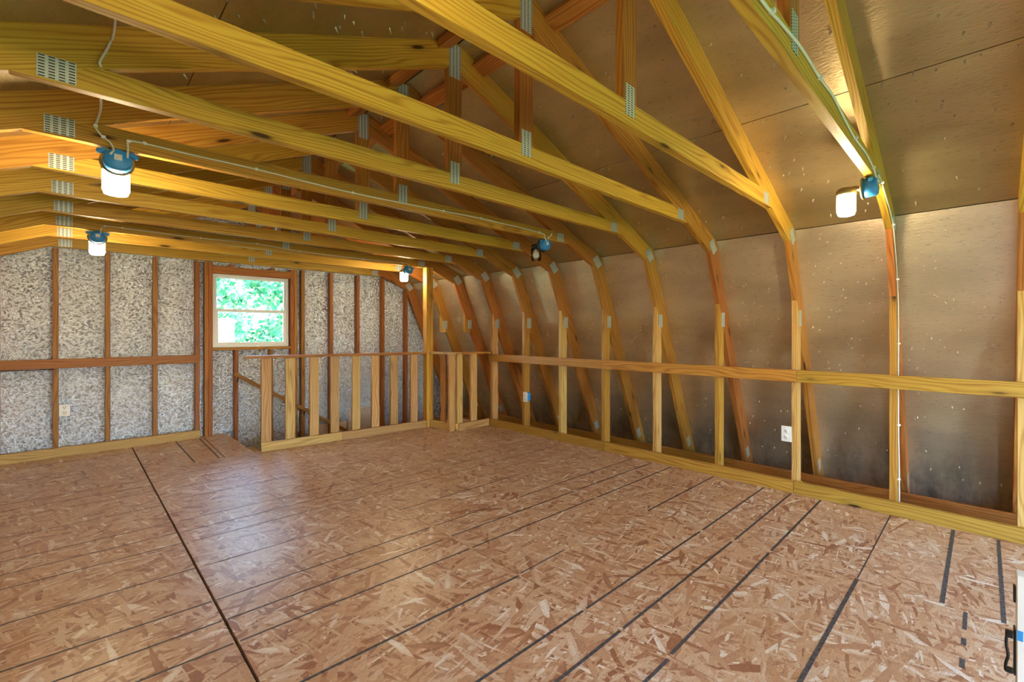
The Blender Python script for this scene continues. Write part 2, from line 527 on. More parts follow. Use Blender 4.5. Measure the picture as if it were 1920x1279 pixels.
# ------------------------------------------------------------------ floor
OPX0, OPX1, OPY0, OPY1 = 1.225, 4.0, 5.44, 6.62     # stair opening
floor = empty('floor', (XR, 2.3, 0), 'strand board attic floor with black seams and inked lines', None, None, 'structure')
XL, XRR = mx(4.33), 4.33
for nm, lo, hi in (('subfloor', (mx(3.62), YF, -0.26), (3.62, OPY0, -0.022)),
                   ('subfloor', (mx(3.62), OPY0, -0.26), (OPX0, YB, -0.022))):
    box(nm, lo, hi, 'felt', floor)
seamx = [mx(3.625), -0.625, 0.43, 1.48, 2.54, 3.625]
ends = [[YF, 0.46, 2.97, YB], [YF, 1.70, 4.22, YB], [YF, 0.46, 2.97, YB], [YF, 1.70, 4.22, YB], [YF, 0.46, 2.97, YB], [YF, 1.70, 4.22, YB]]
for i in range(5):
    x0, x1 = seamx[i] + 0.0016, seamx[i + 1] - 0.0016
    if i == 1: x1 -= 0.003
    if i == 2: x0 += 0.003
    for j in range(3):
        y0, y1 = ends[i][j] + 0.0015, ends[i][j + 1] - 0.0015
        if i == 2 and y1 > OPY0:
            box('floor_panel', (x0, y0, -0.021), (OPX0, y1, 0), 'osb', floor, 1, 0.001)
            box('floor_panel', (OPX0 + 0.001, y0, -0.021), (x1, OPY0, 0), 'osb', floor, 1, 0.001)
        elif i > 2 and y1 > OPY0:
            box('floor_panel', (x0, y0, -0.021), (x1, OPY0, 0), 'osb', floor, 1, 0.001)
        else:
            box('floor_panel', (x0, y0, -0.021), (x1, y1, 0), 'osb', floor, 1, 0.001)
# inked joist lines
def ink(x0, y0, x1, y1, w=0.010):
    a, b = Vector((x0, y0, 0.0004)), Vector((x1, y1, 0.0004))
    board('inked_line', a, b, w, 0.0008, (-(b.y - a.y), b.x - a.x, 0), 'ink', floor, 0.0001)
for g, (yy, x0, x1, w) in enumerate([
    (6.30, -0.45, 0.40, .006), (5.06, -0.40, 0.42, .006), (4.86, -0.40, 0.42, .006), (4.66, -0.40, 0.42, .006), (4.24, -0.3, 0.42, .006),
    (3.81, -0.4, 0.42, .007), (3.60, -0.4, 0.425, .007), (3.40, -0.4, 0.425, .008), (2.99, -0.4, 0.425, .008),
    (5.05, 0.48, 1.2, .006), (4.85, 0.55, 1.3, .006), (4.62, 0.52, 0.95, .006), (4.30, 0.56, 1.25, .007),
    (3.79, 0.46, 1.46, .007), (3.57, 0.46, 1.47, .007), (3.37, 0.46, 1.45, .007), (2.97, 0.46, 1.0, .006),
    (3.78, 1.5, 2.5, .006), (3.57, 1.5, 2.5, .006), (3.37, 1.5, 2.52, .007), (2.92, 1.49, 2.51, .008),
    (3.77, 2.56, 3.4, .006), (3.56, 2.56, 3.5, .006), (3.36, 2.56, 3.5, .006),
    (4.28, 1.5, 2.5, .005), (5.0, 2.0, 2.9, .005), (4.8, 1.9, 2.9, .005)]):
    ink(x0, yy + 0.008, x1, yy - 0.008, w)
ink(-0.24, 2.585, 0.42, 2.56); ink(0.44, 2.558, 1.47, 2.53, .009); ink(1.5, 2.53, 1.98, 2.52, .008); ink(2.18, 2.51, 2.52, 2.505, .008); ink(2.56, 2.51, 3.55, 2.48, .010)
ink(-0.24, 2.385, 0.42, 2.355); ink(0.44, 2.352, 1.43, 2.325, .010); ink(1.49, 2.33, 2.52, 2.30, .011); ink(2.56, 2.30, 3.55, 2.27, .011)
ink(-0.1, 2.17, 0.42, 2.152); ink(0.44, 2.15, 1.47, 2.12, .010); ink(1.49, 2.12, 2.52, 2.09, .011); ink(2.545, 2.09, 3.56, 2.07, .012)
ink(0.44, 1.745, 1.47, 1.705, .013); ink(1.49, 1.715, 1.80, 1.72, .008); ink(2.58, 1.68, 3.55, 1.67, .012)
ink(0.6, 1.30, 1.47, 1.285, .013); ink(1.49, 1.285, 2.52, 1.272, .012); ink(2.555, 1.27, 3.56, 1.265, .013)
ink(0.9, 1.095, 1.47, 1.088, .014); ink(1.49, 1.088, 2.52, 1.075, .013); ink(2.555, 1.072, 3.56, 1.068, .013)
ink(1.0, 0.875, 1.46, 0.862, .014); ink(1.49, 0.868, 2.525, 0.87, .014); ink(2.56, 0.87, 3.56, 0.868, .014)
ink(1.49, 0.473, 2.545, 0.46, .017); ink(2.56, 0.46, 3.56, 0.455, .006)
ink(2.57, 0.14, 3.56, 0.14, .018); ink(2.56, -0.06, 3.56, -0.06, .016)
ink(2.40, 0.06, 2.55, 0.06, .014); ink(2.28, 0.06, 2.33, 0.06, .016); ink(2.12, 0.06, 2.18, 0.06, .016)
ink(0.77, 6.58, 0.765, 5.41, .012); ink(0.97, 6.58, 0.945, 5.41, .011); ink(1.01, 6.58, 0.985, 5.39, .008)

# ------------------------------------------------------------------ back wall with window
wb = empty('wall_back', (XR, YB, 0), 'foil faced gable wall with pine studs and a window', None, None, 'structure')
WX0, WX1, WZ0, WZ1 = 1.100, 1.876, 1.015, 1.876
LOWZ = -2.62
panels = [[(-1.4, LOWZ), (0.245, LOWZ), (0.245, 3), (-1.4, 3)], [(0.248, LOWZ), (WX0, LOWZ), (WX0, 3), (0.248, 3)],
          [(WX0, LOWZ), (WX1, LOWZ), (WX1, WZ0), (WX0, WZ0)], [(WX0, WZ1), (WX1, WZ1), (WX1, 3), (WX0, 3)],
          [(WX1, LOWZ), (2.73, LOWZ), (2.73, 3), (WX1, 3)], [(2.733, LOWZ), (4.4, LOWZ), (4.4, 3), (2.733, 3)]]
for pl in panels:
    prism('sheathing_panel', gable_clip(pl), YB, YB + 0.015, 'foil_crinkled', wb)
def stud(xc, w, z0, z1, mat='stud_brown', y0=YS, dp=0.088):
    box('stud', (xc - w / 2, y0, z0), (xc + w / 2, y0 + dp, z1), mat, wb, 2)
for x in (-0.44, -0.09, 0.257, 0.612):
    stud(x, 0.038, 0.001, 2.0)
stud(0.962, 0.040, 0.001, 2.0)
stud(1.042, 0.036, -0.02, 2.0); stud(1.080, 0.036, -0.02, 2.0)
stud(1.905, 0.036, LOWZ, 2.0); stud(1.945, 0.038, LOWZ, 2.0, 'pine_red')
for x in (2.03, 2.376, 2.73):
    stud(x, 0.040, LOWZ, 2.0)
for x in (3.09, 3.452):
    stud(x, 0.040, LOWZ, up_bot(x) - 0.01)
stud(1.32, 0.038, -0.35, 0.98); stud(1.675, 0.038, LOWZ, 0.98)
stud(1.281, 0.038, 1.962, 2.0); stud(1.692, 0.038, 1.962, 2.0)
box('header', (1.098, YS, 1.876), (1.887, YS + 0.088, 1.962), 'pine_red', wb)
box('window_sill_plate', (1.098, YS, 0.98), (1.887, YS + 0.088, 1.014), 'pine_red', wb)
box('mid_rail', (mx(D) + 0.2, YS - 0.038, 0.848), (0.982, YS, 0.937), 'stud_brown', wb)
box('bottom_plate', (mx(D) + 0.2, YS - 0.038, 0.0), (0.982, YS, 0.089), 'pine_pale', wb)
box('plywood_panel', (2.62, YB - 0.012, -0.6), (3.07, YB, 0.10), 'osb_edge', wb)
box('plywood_panel', (2.12, YB - 0.012, -0.6), (2.60, YB, -0.06), 'osb_edge', wb)

win = empty('window_1', (1.488, YB, WZ0), 'white vinyl single-hung window with leaves outside', None, None, 'structure')
fy0, fy1 = YB - 0.045, YB + 0.03
def frame(nm, x0, x1, z0, z1, t, y0, y1, mat, par):
    fr = empty(nm, ((x0 + x1) / 2, (y0 + y1) / 2, z0)); fr.parent = None
    place(fr, WM[fr.name], par)
    box('rail', (x0, y0, z0), (x1, y1, z0 + t), mat, fr); box('rail', (x0, y0, z1 - t), (x1, y1, z1), mat, fr)
    box('stile', (x0, y0, z0 + t), (x0 + t, y1, z1 - t), mat, fr); box('stile', (x1 - t, y0, z0 + t), (x1, y1, z1 - t), mat, fr)
    return fr
frame('window_frame', WX0 + 0.002, WX1 - 0.002, WZ0 + 0.002, WZ1 - 0.002, 0.022, fy0, fy1, 'vinyl', win)
up = frame('upper_sash', WX0 + 0.024, WX1 - 0.024, 1.43, WZ1 - 0.024, 0.022, fy0 + 0.035, fy1 - 0.015, 'vinyl', win)
lo = frame('lower_sash', WX0 + 0.024, WX1 - 0.024, WZ0 + 0.024, 1.470, 0.034, fy0 + 0.008, fy0 + 0.034, 'vinyl', win)
box('pane', (WX0 + 0.046, YB + 0.004, 1.452), (WX1 - 0.046, YB + 0.008, WZ1 - 0.046), 'glass', up, None, 0.0005)
box('pane', (WX0 + 0.054, fy0 + 0.018, WZ0 + 0.054), (WX1 - 0.054, fy0 + 0.022, 1.432), 'glass', lo, None, 0.0005)

# ------------------------------------------------------------------ front wall behind the camera
wf = empty('wall_front', (XR, YF, 0), 'foil faced gable wall behind the viewer', None, None, 'structure')
FW = [(-0.35, 0.75, 0.1, 1.6), (1.95, 3.05, 0.1, 1.6)]  # unseen windows, added and set low to bring daylight in
cuts = [(-1.4, -0.35, LOWZ, 3), (0.75, 1.95, LOWZ, 3), (3.05, 4.4, LOWZ, 3),
        (-0.35, 0.75, LOWZ, 0.1), (1.95, 3.05, LOWZ, 0.1), (-0.35, 0.75, 1.6, 3), (1.95, 3.05, 1.6, 3)]
for x0, x1, z0, z1 in cuts:
    prism('sheathing_panel', gable_clip([(x0, z0), (x1, z0), (x1, z1), (x0, z1)]), YF - 0.015, YF, 'foil_crinkled', wf)
for i, (x0, x1, z0, z1) in enumerate(FW):
    w2 = empty('window_%d' % (i + 2), ((x0 + x1) / 2, YF, z0), 'unseen window added for daylight in the wall behind the viewer', None, None, 'structure')
    frame('window_frame', x0, x1, z0, z1, 0.04, YF - 0.03, YF + 0.03, 'vinyl', w2)

# ------------------------------------------------------------------ roof and side sheathing
def slab(name, p, q, y0, y1, th, mat, parent):
    """panel whose inner face runs p-q in the xz plane; thickness outward (left of p->q)"""
    d = Vector((q[0] - p[0], 0, q[1] - p[1])); L = d.length; d.normalize()
    nrm = Vector((-d.z, 0, d.x))
    m = Vector(((p[0] + q[0]) / 2, (y0 + y1) / 2, (p[1] + q[1]) / 2)) + nrm * th / 2
    key = ('s', round(L, 4), round(y1 - y0, 4), th, mat)
    if key not in CACHE:
        v, f = chamfer_box(L, y1 - y0, th, 0.0005)
        CACHE[key] = mesh(name, v, f, mat)
    return link_mesh(name, CACHE[key], frame_matrix(m, d, (0, 1, 0)), parent)
ceil = empty('ceiling', (XR, 2.3, 2.9), 'underside of foil faced gambrel roof with nail tips', None, None, 'structure')
wr = empty('wall_right', (4.0, 2.3, 0), 'steep foil faced side wall behind the knee wall studs', None, None, 'structure')
wl = empty('wall_left', (mx(4.0), 2.3, 0), 'steep foil faced side wall on the left', None, None, 'structure')
ybr = [YF, TY(2), TY(6), TY(10), YB]
G = 0.002
RG = 0.022                                    # ridge slot half width
def seg_pts(x0, x1): return (x0, up_top(x0)), (x1, up_top(x1))
XS = 2.5616
for a, b in ((XR + RG, XS - G), (XS + G, KOX - 0.003)):
    for j in range(4):
        y0, y1 = ybr[j] + G, ybr[j + 1] - G
        p, q = seg_pts(a, b)
        # right slope: walking down-slope to the right, outward normal is on the left hand
        slab('sheathing_panel', p, q, y0, y1, 0.012, 'foil', ceil)
        slab('sheathing_panel', (mx(q[0]), q[1]), (mx(p[0]), p[1]), y0, y1, 0.012, 'foil', ceil)
for j in range(4):
    y0, y1 = ybr[j] + G, ybr[j + 1] - G
    p, q = (KOX, KOZ - 0.003), (XO + LS * 0.3, -0.3)
    slab('sheathing_panel', p, q, y0, y1, 0.012, 'foil_wall', wr)
    slab('sheathing_panel', (mx(q[0]), q[1]), (mx(p[0]), p[1]), y0, y1, 0.012, 'foil_wall', wl)
# dark underlay outside the panels closes the joints
for p, q, par in (((XR, ZTOP + 0.018), (KOX + 0.062, KOZ + 0.018 - 0.062 * SL + 0.012 * SL), ceil), ((KOX + 0.016 - 0.06 * LS, KOZ + 0.06), (XO + 0.016 + 0.45 * LS, -0.45), wr)):
    slab('underlay', p, q, YF - 0.05, YB + 0.05, 0.02, 'felt', par)
    slab('underlay', (mx(q[0]), q[1]), (mx(p[0]), p[1]), YF - 0.05, YB + 0.05, 0.02, 'felt', ceil if par is ceil else wl)
# lower storey shell around the stairs
low = empty('wall_lower', (XR, 2.3, LOWZ), 'enclosure of the storey below the stairs', None, None, 'structure')
box('slab', (XL - 0.2, YF, LOWZ - 0.1), (XRR + 0.3, YB + 0.015, LOWZ), 'concrete', low)
for a, b in ((4.10, 4.14), (mx(4.14), mx(4.10))):
    box('side', (a, YF, LOWZ), (b, YB + 0.015, -0.27), 'foil_crinkled', low)
for a, b in ((3.62, 4.60), (mx(4.60), mx(3.62))):
    box('eave_floor', (a, YF, -0.26), (b, YB + 0.015, -0.21), 'stud_brown', low, 1)

# ridge blocking, one pair per bay
for k in range(-3, 11):
    y0, y1 = TY(k) + 0.02, TY(k + 1) - 0.02
    if k == 10: y1 = YB - 0.13
    for x0, x1 in ((1.345, 1.430), (1.600, 1.685)):
        xm = (x0 + x1) / 2
        sg = -1 if xm > XR else 1
        nz = Vector((SL * -sg, 0, 1)).normalized()
        ctr = Vector((xm, 0, up_top(xm))) - nz * 0.0205
        wv = Vector((1, 0, SL * sg))
        board('ridge_block', ctr + Vector((0, y0, 0)), ctr + Vector((0, y1, 0)), 0.092, 0.038, wv, 'pine_red', ceil)

# nail tips poking through the sheathing
def nails(parent, name, spots, normal_of):
    v, f = [], []
    for P, N in spots:
        N = (N + Vector((random.uniform(-.35, .35), random.uniform(-.35, .35), random.uniform(-.35, .35)))).normalized()
        a = N.orthogonal().normalized(); b = N.cross(a)
        L = random.uniform(0.012, 0.030); r = 0.0055
        i0 = len(v)
        for k in range(5):
            t = 2 * math.pi * k / 5
            v.append(P + a * r * math.cos(t) + b * r * math.sin(t))
        v.append(P + N * L)
        for k in range(5): f.append([i0 + k, i0 + (k + 1) % 5, i0 + 5])
    o = link_mesh(name, mesh(name, v, f, 'nail'), Matrix.Identity(4), parent)
    o['kind'] = 'stuff'
sp = []
for sgn in (1, -1):
    n_in = Vector((-SL * sgn, 0, -1)).normalized()
    for k in range(-2, 11):
        for _ in range(46):
            x = random.uniform(1.56, KOX - 0.03); y = random.uniform(TY(k) + 0.05, TY(k + 1) - 0.05)
            if _ % 3: x = round((x - 1.56) / 0.145) * 0.145 + 1.56 + random.gauss(0, 0.012)
            xx = x if sgn > 0 else mx(x)
            sp.append((Vector((xx, y, up_top(x))), n_in))
nails(ceil, 'nail_tips', sp, None)
sp = []
n_in = Vector((-1, 0, -LS)).normalized()
for k in range(-2, 11):
    for _ in range(64):
        z = random.uniform(0.12, KOZ - 0.05) if _ % 2 else random.uniform(0.8, KOZ - 0.05)
        y = random.uniform(TY(k) + 0.05, TY(k + 1) - 0.05)
        sp.append((Vector((XO - LS * z, y, z)), n_in))
nails(wr, 'nail_tips', sp, None)

# ------------------------------------------------------------------ roof trusses
HT = 0.019
def plate(par, key, cx, cz, w, h, ang, y):
    d = Vector((math.cos(ang), 0, math.sin(ang))); u = Vector((-math.sin(ang), 0, math.cos(ang)))
    kk = ('pl', key)
    if kk not in CACHE:
        v, f = chamfer_box(w, h, 0.0016, 0.0003)
        CACHE[kk] = mesh('connector_plate', v, f, 'plate')
    return link_mesh('connector_plate', CACHE[kk], frame_matrix((cx, y, cz), d, u), par)

tipx = XR + (ZTOP - VT - 2.012) / SL
topx = XR + (ZTOP - VT - 2.101) / SL
def truss(k, label, stub=False, gable=False):
    Y = YS + HT if gable else TY(k)
    t = empty('roof_truss', (XR, Y, 0), label, 'roof truss', 'gambrel roof trusses')
    y0, y1 = Y - HT, Y + HT
    for s in (1, -1):
        m = (lambda x: x) if s > 0 else mx
        wm = 'pine' if s < 0 or k in (0, 1, 2, 4) else 'pine_red'
        prism('upper_rafter', [(m(p[0]), p[1]) for p in ((XR + 0.0005, ZTOP), (XR + 0.0005, ZTOP - VT), (KIX, KIZ), (KOX, KOZ))],
              y0, y1, wm, t, (s, -SL), ('ur', s, wm))
        prism('lower_rafter', [(m(p[0]), p[1]) for p in ((KOX, KOZ - 0.001), (KIX, KIZ - 0.001), (XI + LS * 0.2, -0.2), (XO + LS * 0.2, -0.2))],
              y0, y1, 'pine_red', t, (s * LS, -1), ('lr', s))
        if not gable:
            zb = 1.19 if stub else 0.001
            sx0, sx1 = D + 0.0385, D + 0.1275
            prism('knee_stud', [(m(p[0]), p[1]) for p in ((sx0, zb), (sx0, (XI - sx0) / LS - 0.001), (sx1, max((XI - sx1) / LS - 0.001, zb + 0.004)), (sx1, zb))],
                  y0, y1, 'pine_gold' if k % 2 else 'pine_pale', t, (0, 1), ('ks', s, stub, k % 2))
            plate(t, 'stud', m(D + 0.115), 1.30, 0.062, 0.118, 0.0, y0 - 0.0008)
        a = math.atan2(-0.11, 0.09) * s
        plate(t, 'knuckle', m(3.497), 1.893, 0.115, 0.085, s * math.radians(-52), y0 - 0.0008)
        plate(t, 'collar', m(2.968), 2.056, 0.086, 0.074, 0, y0 - 0.0008)
        plate(t, 'foot', m(4.225), 0.075, 0.06, 0.10, s * math.radians(22), y0 - 0.0008)
    prism('collar_tie', [(mx(tipx), 2.012), (tipx, 2.012), (topx, 2.101), (mx(topx), 2.101)], y0, y1, 'pine', t, (1, 0), 'collar')
    prism('king_post', [(XR - 0.0445, 2.1015), (XR + 0.0445, 2.1015), (XR + 0.0445, up_bot(XR + 0.0445) - 0.001), (XR, up_bot(XR) - 0.001), (XR - 0.0445, up_bot(XR + 0.0445) - 0.001)],
          y0, y1, 'pine_red', t, (0, 1), 'king')
    plate(t, 'king', XR, 2.108, 0.062, 0.125, 0, y0 - 0.0008)
    plate(t, 'ridge', XR, 2.745, 0.076, 0.19, 0, y0 - 0.0008)
    return t
ordn = ['', 'first', 'second', 'third', 'fourth', 'fifth', 'sixth', 'seventh', 'eighth', 'ninth', 'tenth', 'eleventh']
extra = {0: 'its stud at the right edge', 1: 'carrying the lamp nearest the viewer', 5: 'carrying one lit and one unlit lamp',
         9: 'carrying the two farthest lit lamps'}
for k in range(11):
    lab = 'pine gambrel truss, %s from window wall' % ordn[11 - k]
    if k in extra: lab += ', ' + extra[k]
    truss(k, lab, stub=k in (9, 10))
truss(11, 'pine gambrel truss framed flush into the window wall', gable=True)

# ------------------------------------------------------------------ knee wall boards
gr = empty('guard_rail', (D, 2.3, 0.9), 'waist-high horizontal pine rail nailed across the right knee wall studs', 'rail')
for y0, y1 in ((-1.2, 1.036), (1.039, 2.868), (2.871, 4.735)):
    box('rail_board', (D, y0, 0.825), (D + 0.038, y1, 0.914), 'pine_gold', gr, 1)
kp = empty('kick_plate', (D, 2.3, 0), 'pine board on edge along the floor under the right knee wall', 'board')
for y0, y1 in ((-1.2, 1.055), (1.058, 2.842), (2.845, 4.735)):
    box('plate_board', (D, y0, 0.0), (D + 0.038, y1, 0.089), 'pine_gold', kp, 1)
bb = empty('eave_board', (4.02, 2.3, 0), 'brown pine board low along the eave behind the right knee wall', 'board')
for y0, y1 in ((-1.2, 1.7), (1.703, 5.3)):
    box('plate_board', (4.0, y0, -0.20), (4.038, y1, 0.034), 'stud_brown', bb, 1)

# ------------------------------------------------------------------ stair railing
RA, RB = Vector((1.27, 5.372, 0)), Vector((2.972, 5.218, 0))
rd = (RB - RA).normalized(); rn = Vector((rd.y, -rd.x, 0))     # rn points to the viewer side
sr = empty('stair_railing', (RA + RB) / 2, 'long pine baluster railing in front of the stairwell', 'railing')
board('bottom_plate', RA + Vector((0, 0, 0.0455)), RA + rd * 0.74 + Vector((0, 0, 0.0455)), 0.089, 0.038, (0, 0, 1), 'pine_pale', sr)
board('bottom_plate', RA + rd * 0.742 + Vector((0, 0, 0.0455)), RB + Vector((0, 0, 0.0455)), 0.089, 0.038, (0, 0, 1), 'pine_pale', sr)
board('cap_rail', RA - rd * 0.135 + Vector((0, 0, 0.948)) - rn * 0.035, RB + Vector((0, 0, 0.932)) - rn * 0.035, 0.11, 0.026, rn, 'pine_red', sr)
for xc in (1.318, 1.525, 1.745, 1.945, 2.165, 2.375, 2.592, 2.835):
    t = (xc - RA.x) / rd.x
    p = RA + rd * t - rn * 0.0385
    board('baluster', p + Vector((0, 0, 0.002)), p + Vector((0, 0, 0.93 - t * 0.008)), 0.086, 0.038, rd, 'pine_pale', sr)
post = empty('support_post', (3.03, 5.255, 0), 'full height pine post at the stairwell corner up to the truss', 'post')
box('post_board', (2.985, 5.215, 0.0), (3.023, 5.305, 2.010), 'pine', post)
box('post_board', (3.024, 5.215, 0.0), (3.075, 5.305, 2.010), 'pine', post)
# short return around to the knee wall
s2 = empty('stair_railing', (3.12, 4.74, 0), 'short pine railing stepping forward from the post to the knee wall', 'railing')
q0, q1, q2 = Vector((3.045, 5.21, 0)), Vector((3.115, 4.735, 0)), Vector((D - 0.002, 4.735, 0))
board('bottom_plate', q0 + Vector((0, 0, 0.0455)), q1 + Vector((0, 0, 0.0455)), 0.089, 0.038, (0, 0, 1), 'pine_pale', s2)
board('bottom_plate', q1 + Vector((0.012, 0.0, 0.0455)), q2 + Vector((0, 0, 0.0455)), 0.089, 0.038, (0, 0, 1), 'pine_pale', s2)
d1 = (q1 - q0).normalized()
board('cap_rail', q0 + Vector((0, 0, 0.935)), q1 + d1 * 0.03 + Vector((0, 0, 0.935)), 0.09, 0.026, (1, 0, 0), 'pine_pale', s2)
board('cap_rail', q1 + Vector((0.05, 0.012, 0.935)), q2 + Vector((0.03, 0.012, 0.935)), 0.09, 0.026, (0, 1, 0), 'pine_red', s2)
box('baluster', (3.068, 4.955, 0.0895), (3.106, 5.045, 0.921), 'pine_pale', s2)
box('baluster', (3.020, 4.758, 0.0015), (3.10, 4.796, 0.921), 'pine_pale', s2)
box('baluster', (3.125, 4.756, 0.0015), (3.205, 4.794, 0.921), 'pine_pale', s2)
box('baluster', (3.325, 4.756, 0.0015), (3.415, 4.794, 0.921), 'pine_pale', s2)

# ------------------------------------------------------------------ stairs and handrail
st = empty('staircase', (1.25, 6.0, -0.2), 'wooden staircase going down behind the railing along the window wall', 'stairs')
for i in range(12):
    x = OPX0 + 0.01 + i * 0.23; z = -0.19 * (i + 1)
    box('tread', (x, 5.46, z - 0.03), (x + 0.25, YS - 0.01, z), 'pine_pale', st)
    if i < 11:
        box('riser', (x + 0.231, 5.48, z - 0.189), (x + 0.248, YS - 0.02, z - 0.031), 'pine_red', st)
hr = empty('stair_handrail', (1.3, YS - 0.06, 0.7), 'slim dark wooden handrail sloping down across the wall under the window', 'handrail')
board('rail', (1.29, YS - 0.06, 0.705), (2.95, YS - 0.06, -0.45), 0.042, 0.034, (0, 0, 1), 'stud_brown', hr)
for x, z in ((1.325, 0.66), (2.03, 0.17)):
    b0 = tube('bracket', [(x, YS, z - 0.045), (x, YS - 0.04, z - 0.045), (x, YS - 0.06, z - 0.005)], 0.007, 'black', hr)

# ------------------------------------------------------------------ lamps
def jar_lamp(x, k, label, lit=True):
    y = TY(k); z = 2.012 - 0.050
    L = empty('jar_lamp', (x, y, z), label, 'lamp', 'jar lamps hung under the collar ties')
    Ry = Matrix.Rotation(-math.pi / 2, 4, 'X')
    base = Matrix.Translation((x, y, z))
    b = lathe('junction_box', [(0.040, -0.034), (0.047, -0.028), (0.049, 0.0), (0.050, 0.030)], 20, 'blue', base @ Ry, L)
    for s in (-1, 1):
        v, f = chamfer_box(0.034, 0.022, 0.02, 0.004)
        link_mesh('mounting_ear', mesh('mounting_ear', v, f, 'blue'), base @ Matrix.Translation((s * 0.050, -0.010, 0.030)) @ Matrix.Rotation(s * 0.35, 4, 'Y'), b)
    v, f = chamfer_box(0.026, 0.026, 0.001, 0.0002)
    link_mesh('paper_label', mesh('paper_label', v, f, 'label'), base @ Matrix.Translation((0.0, -0.0346, 0.008)) @ Matrix.Rotation(math.pi / 2, 4, 'X'), b)
    lathe('cover_plate', [(0.056, 0.0305), (0.058, 0.034), (0.054, 0.039), (0.02, 0.046)], 24, 'brass' if lit else 'black', base @ Ry, L)
    tube('arm', [(x, y + 0.044, z), (x, y + 0.066, z + 0.008), (x, y + 0.09, z + 0.010)], 0.013, 'brass' if lit else 'black', L, 10)
    jb = Matrix.Translation((x, y + 0.112, z))
    lathe('socket_cap', [(0.046, -0.022), (0.049, -0.016), (0.049, 0.004), (0.040, 0.014), (0.022, 0.020)], 24, 'brass' if lit else 'black', jb, L)
    jar = lathe('glass_jar', [(0.028, -0.132), (0.039, -0.128), (0.0425, -0.118), (0.0425, -0.112), (0.046, -0.110), (0.046, -0.024), (0.043, -0.0225)], 16,
                'jar_lit' if lit else 'jar_clear', jb, L, True, 0.012)
    if not lit:
        lathe('bulb', [(0.008, -0.105), (0.024, -0.095), (0.028, -0.075), (0.018, -0.045), (0.012, -0.024)], 16, 'white', jb, L)
    return L
jar_lamp(0.143, 5, 'lit jar lamp with blue box at upper left, nearest of the left row')
jar_lamp(0.150, 9, 'small lit jar lamp at left in front of the gable wall')
jar_lamp(2.790, 5, 'unlit clear jar lamp with blue box on the right row', False)
jar_lamp(2.800, 9, 'small lit jar lamp beside the full height post')
jar_lamp(2.820, 1, 'large lit jar lamp at upper right beside the near rafter')
jar_lamp(0.145, 1, 'lit jar lamp overhead near the viewer, outside the view')
# ------------------------------------------------------------------ cables with staples
def cable(label, pts, staples, mat='cable', r=0.0042, name='electrical_cable', nrm=(0, -1, 0)):
    t = tube(name, pts, r, mat)
    tag(t, label, 'cable')
    for s in staples:
        v, f = chamfer_box(0.014, 0.024, 0.012, 0.002)
        link_mesh('staple', mesh('staple', v, f, 'white'), Matrix.Translation(s), t)
    return t
def yf(k): return TY(k) - HT - 0.005
y = yf(5)
cable('white cable along the truss from the upper left lamp to the unlit lamp',
      [(0.172, TY(5) - 0.038, 1.975), (0.174, y, 2.03), (0.176, y, 2.052), (0.216, y, 2.060), (0.40, y, 2.056), (0.656, y, 2.056), (1.145, y, 2.043), (1.765, y, 2.055), (2.086, y, 2.062), (2.70, y, 2.056), (2.76, y, 2.03), (2.775, TY(5) - 0.036, 1.985)],
      [(0.176, y, 2.052), (0.228, y, 2.060), (0.656, y, 2.056), (1.145, y, 2.043), (1.765, y, 2.055), (2.086, y, 2.062), (2.698, y, 2.056)])
cable('short white cable hooking from the truss plate down into the unlit lamp',
      [(2.80, TY(5) - 0.036, 1.985), (2.805, y, 2.02), (2.84, y, 2.05), (2.85, y, 2.09)], [(2.805, y, 2.025), (2.842, y, 2.055)])
cable('white cable dropping from the roof through the trusses into the upper left lamp',
      [(0.10, TY(3) + 0.05, 2.235), (0.10, TY(4) - 0.2, 2.235), (0.10, TY(4) - 0.03, 2.225), (0.085, TY(4) - 0.026, 2.17), (0.068, TY(4) - 0.026, 2.12), (0.072, TY(4) + 0.0, 2.107), (0.08, TY(4) + 0.25, 2.106), (0.085, TY(5) - 0.15, 2.12), (0.076, y, 2.10), (0.073, y, 2.085), (0.085, y, 2.062), (0.098, y, 2.047), (0.118, y, 2.03), (0.128, TY(5) - 0.034, 2.00), (0.118, TY(5) - 0.037, 1.975)],
      [(0.074, y, 2.088), (0.098, y, 2.047)])
y = yf(9)
cable('thin white cable along the far truss between the two far lit lamps',
      [(0.165, TY(9) - 0.036, 1.985), (0.170, y, 2.03), (0.19, y, 2.052), (0.29, y, 2.055), (0.79, y, 2.048), (1.22, y, 2.058), (1.59, y, 2.035), (2.24, y, 2.030), (2.70, y, 2.042), (2.785, y, 2.03), (2.79, TY(9) - 0.036, 1.985)],
      [(0.19, y, 2.052), (0.29, y, 2.055), (0.79, y, 2.048), (1.22, y, 2.058), (1.59, y, 2.035), (2.24, y, 2.030), (2.70, y, 2.042)], 'cable', 0.0035)
y = yf(1)
cable('white cable twisting along the near truss into the large upper right lamp',
      [(0.17, TY(1) - 0.037, 1.98), (0.2, y, 2.05), (0.7, y, 2.05), (1.147, y, 2.045), (1.35, y, 2.066), (1.523, y, 2.082), (1.73, y, 2.078), (1.92, y, 2.086), (2.1, y, 2.065), (2.30, y, 2.05), (2.55, y, 2.056), (2.74, y, 2.04), (2.80, y, 2.02), (2.81, TY(1) - 0.036, 1.98)],
      [(1.25, y, 2.055), (1.73, y, 2.078), (2.30, y, 2.05), (2.74, y, 2.04)], 'cable', 0.0050)
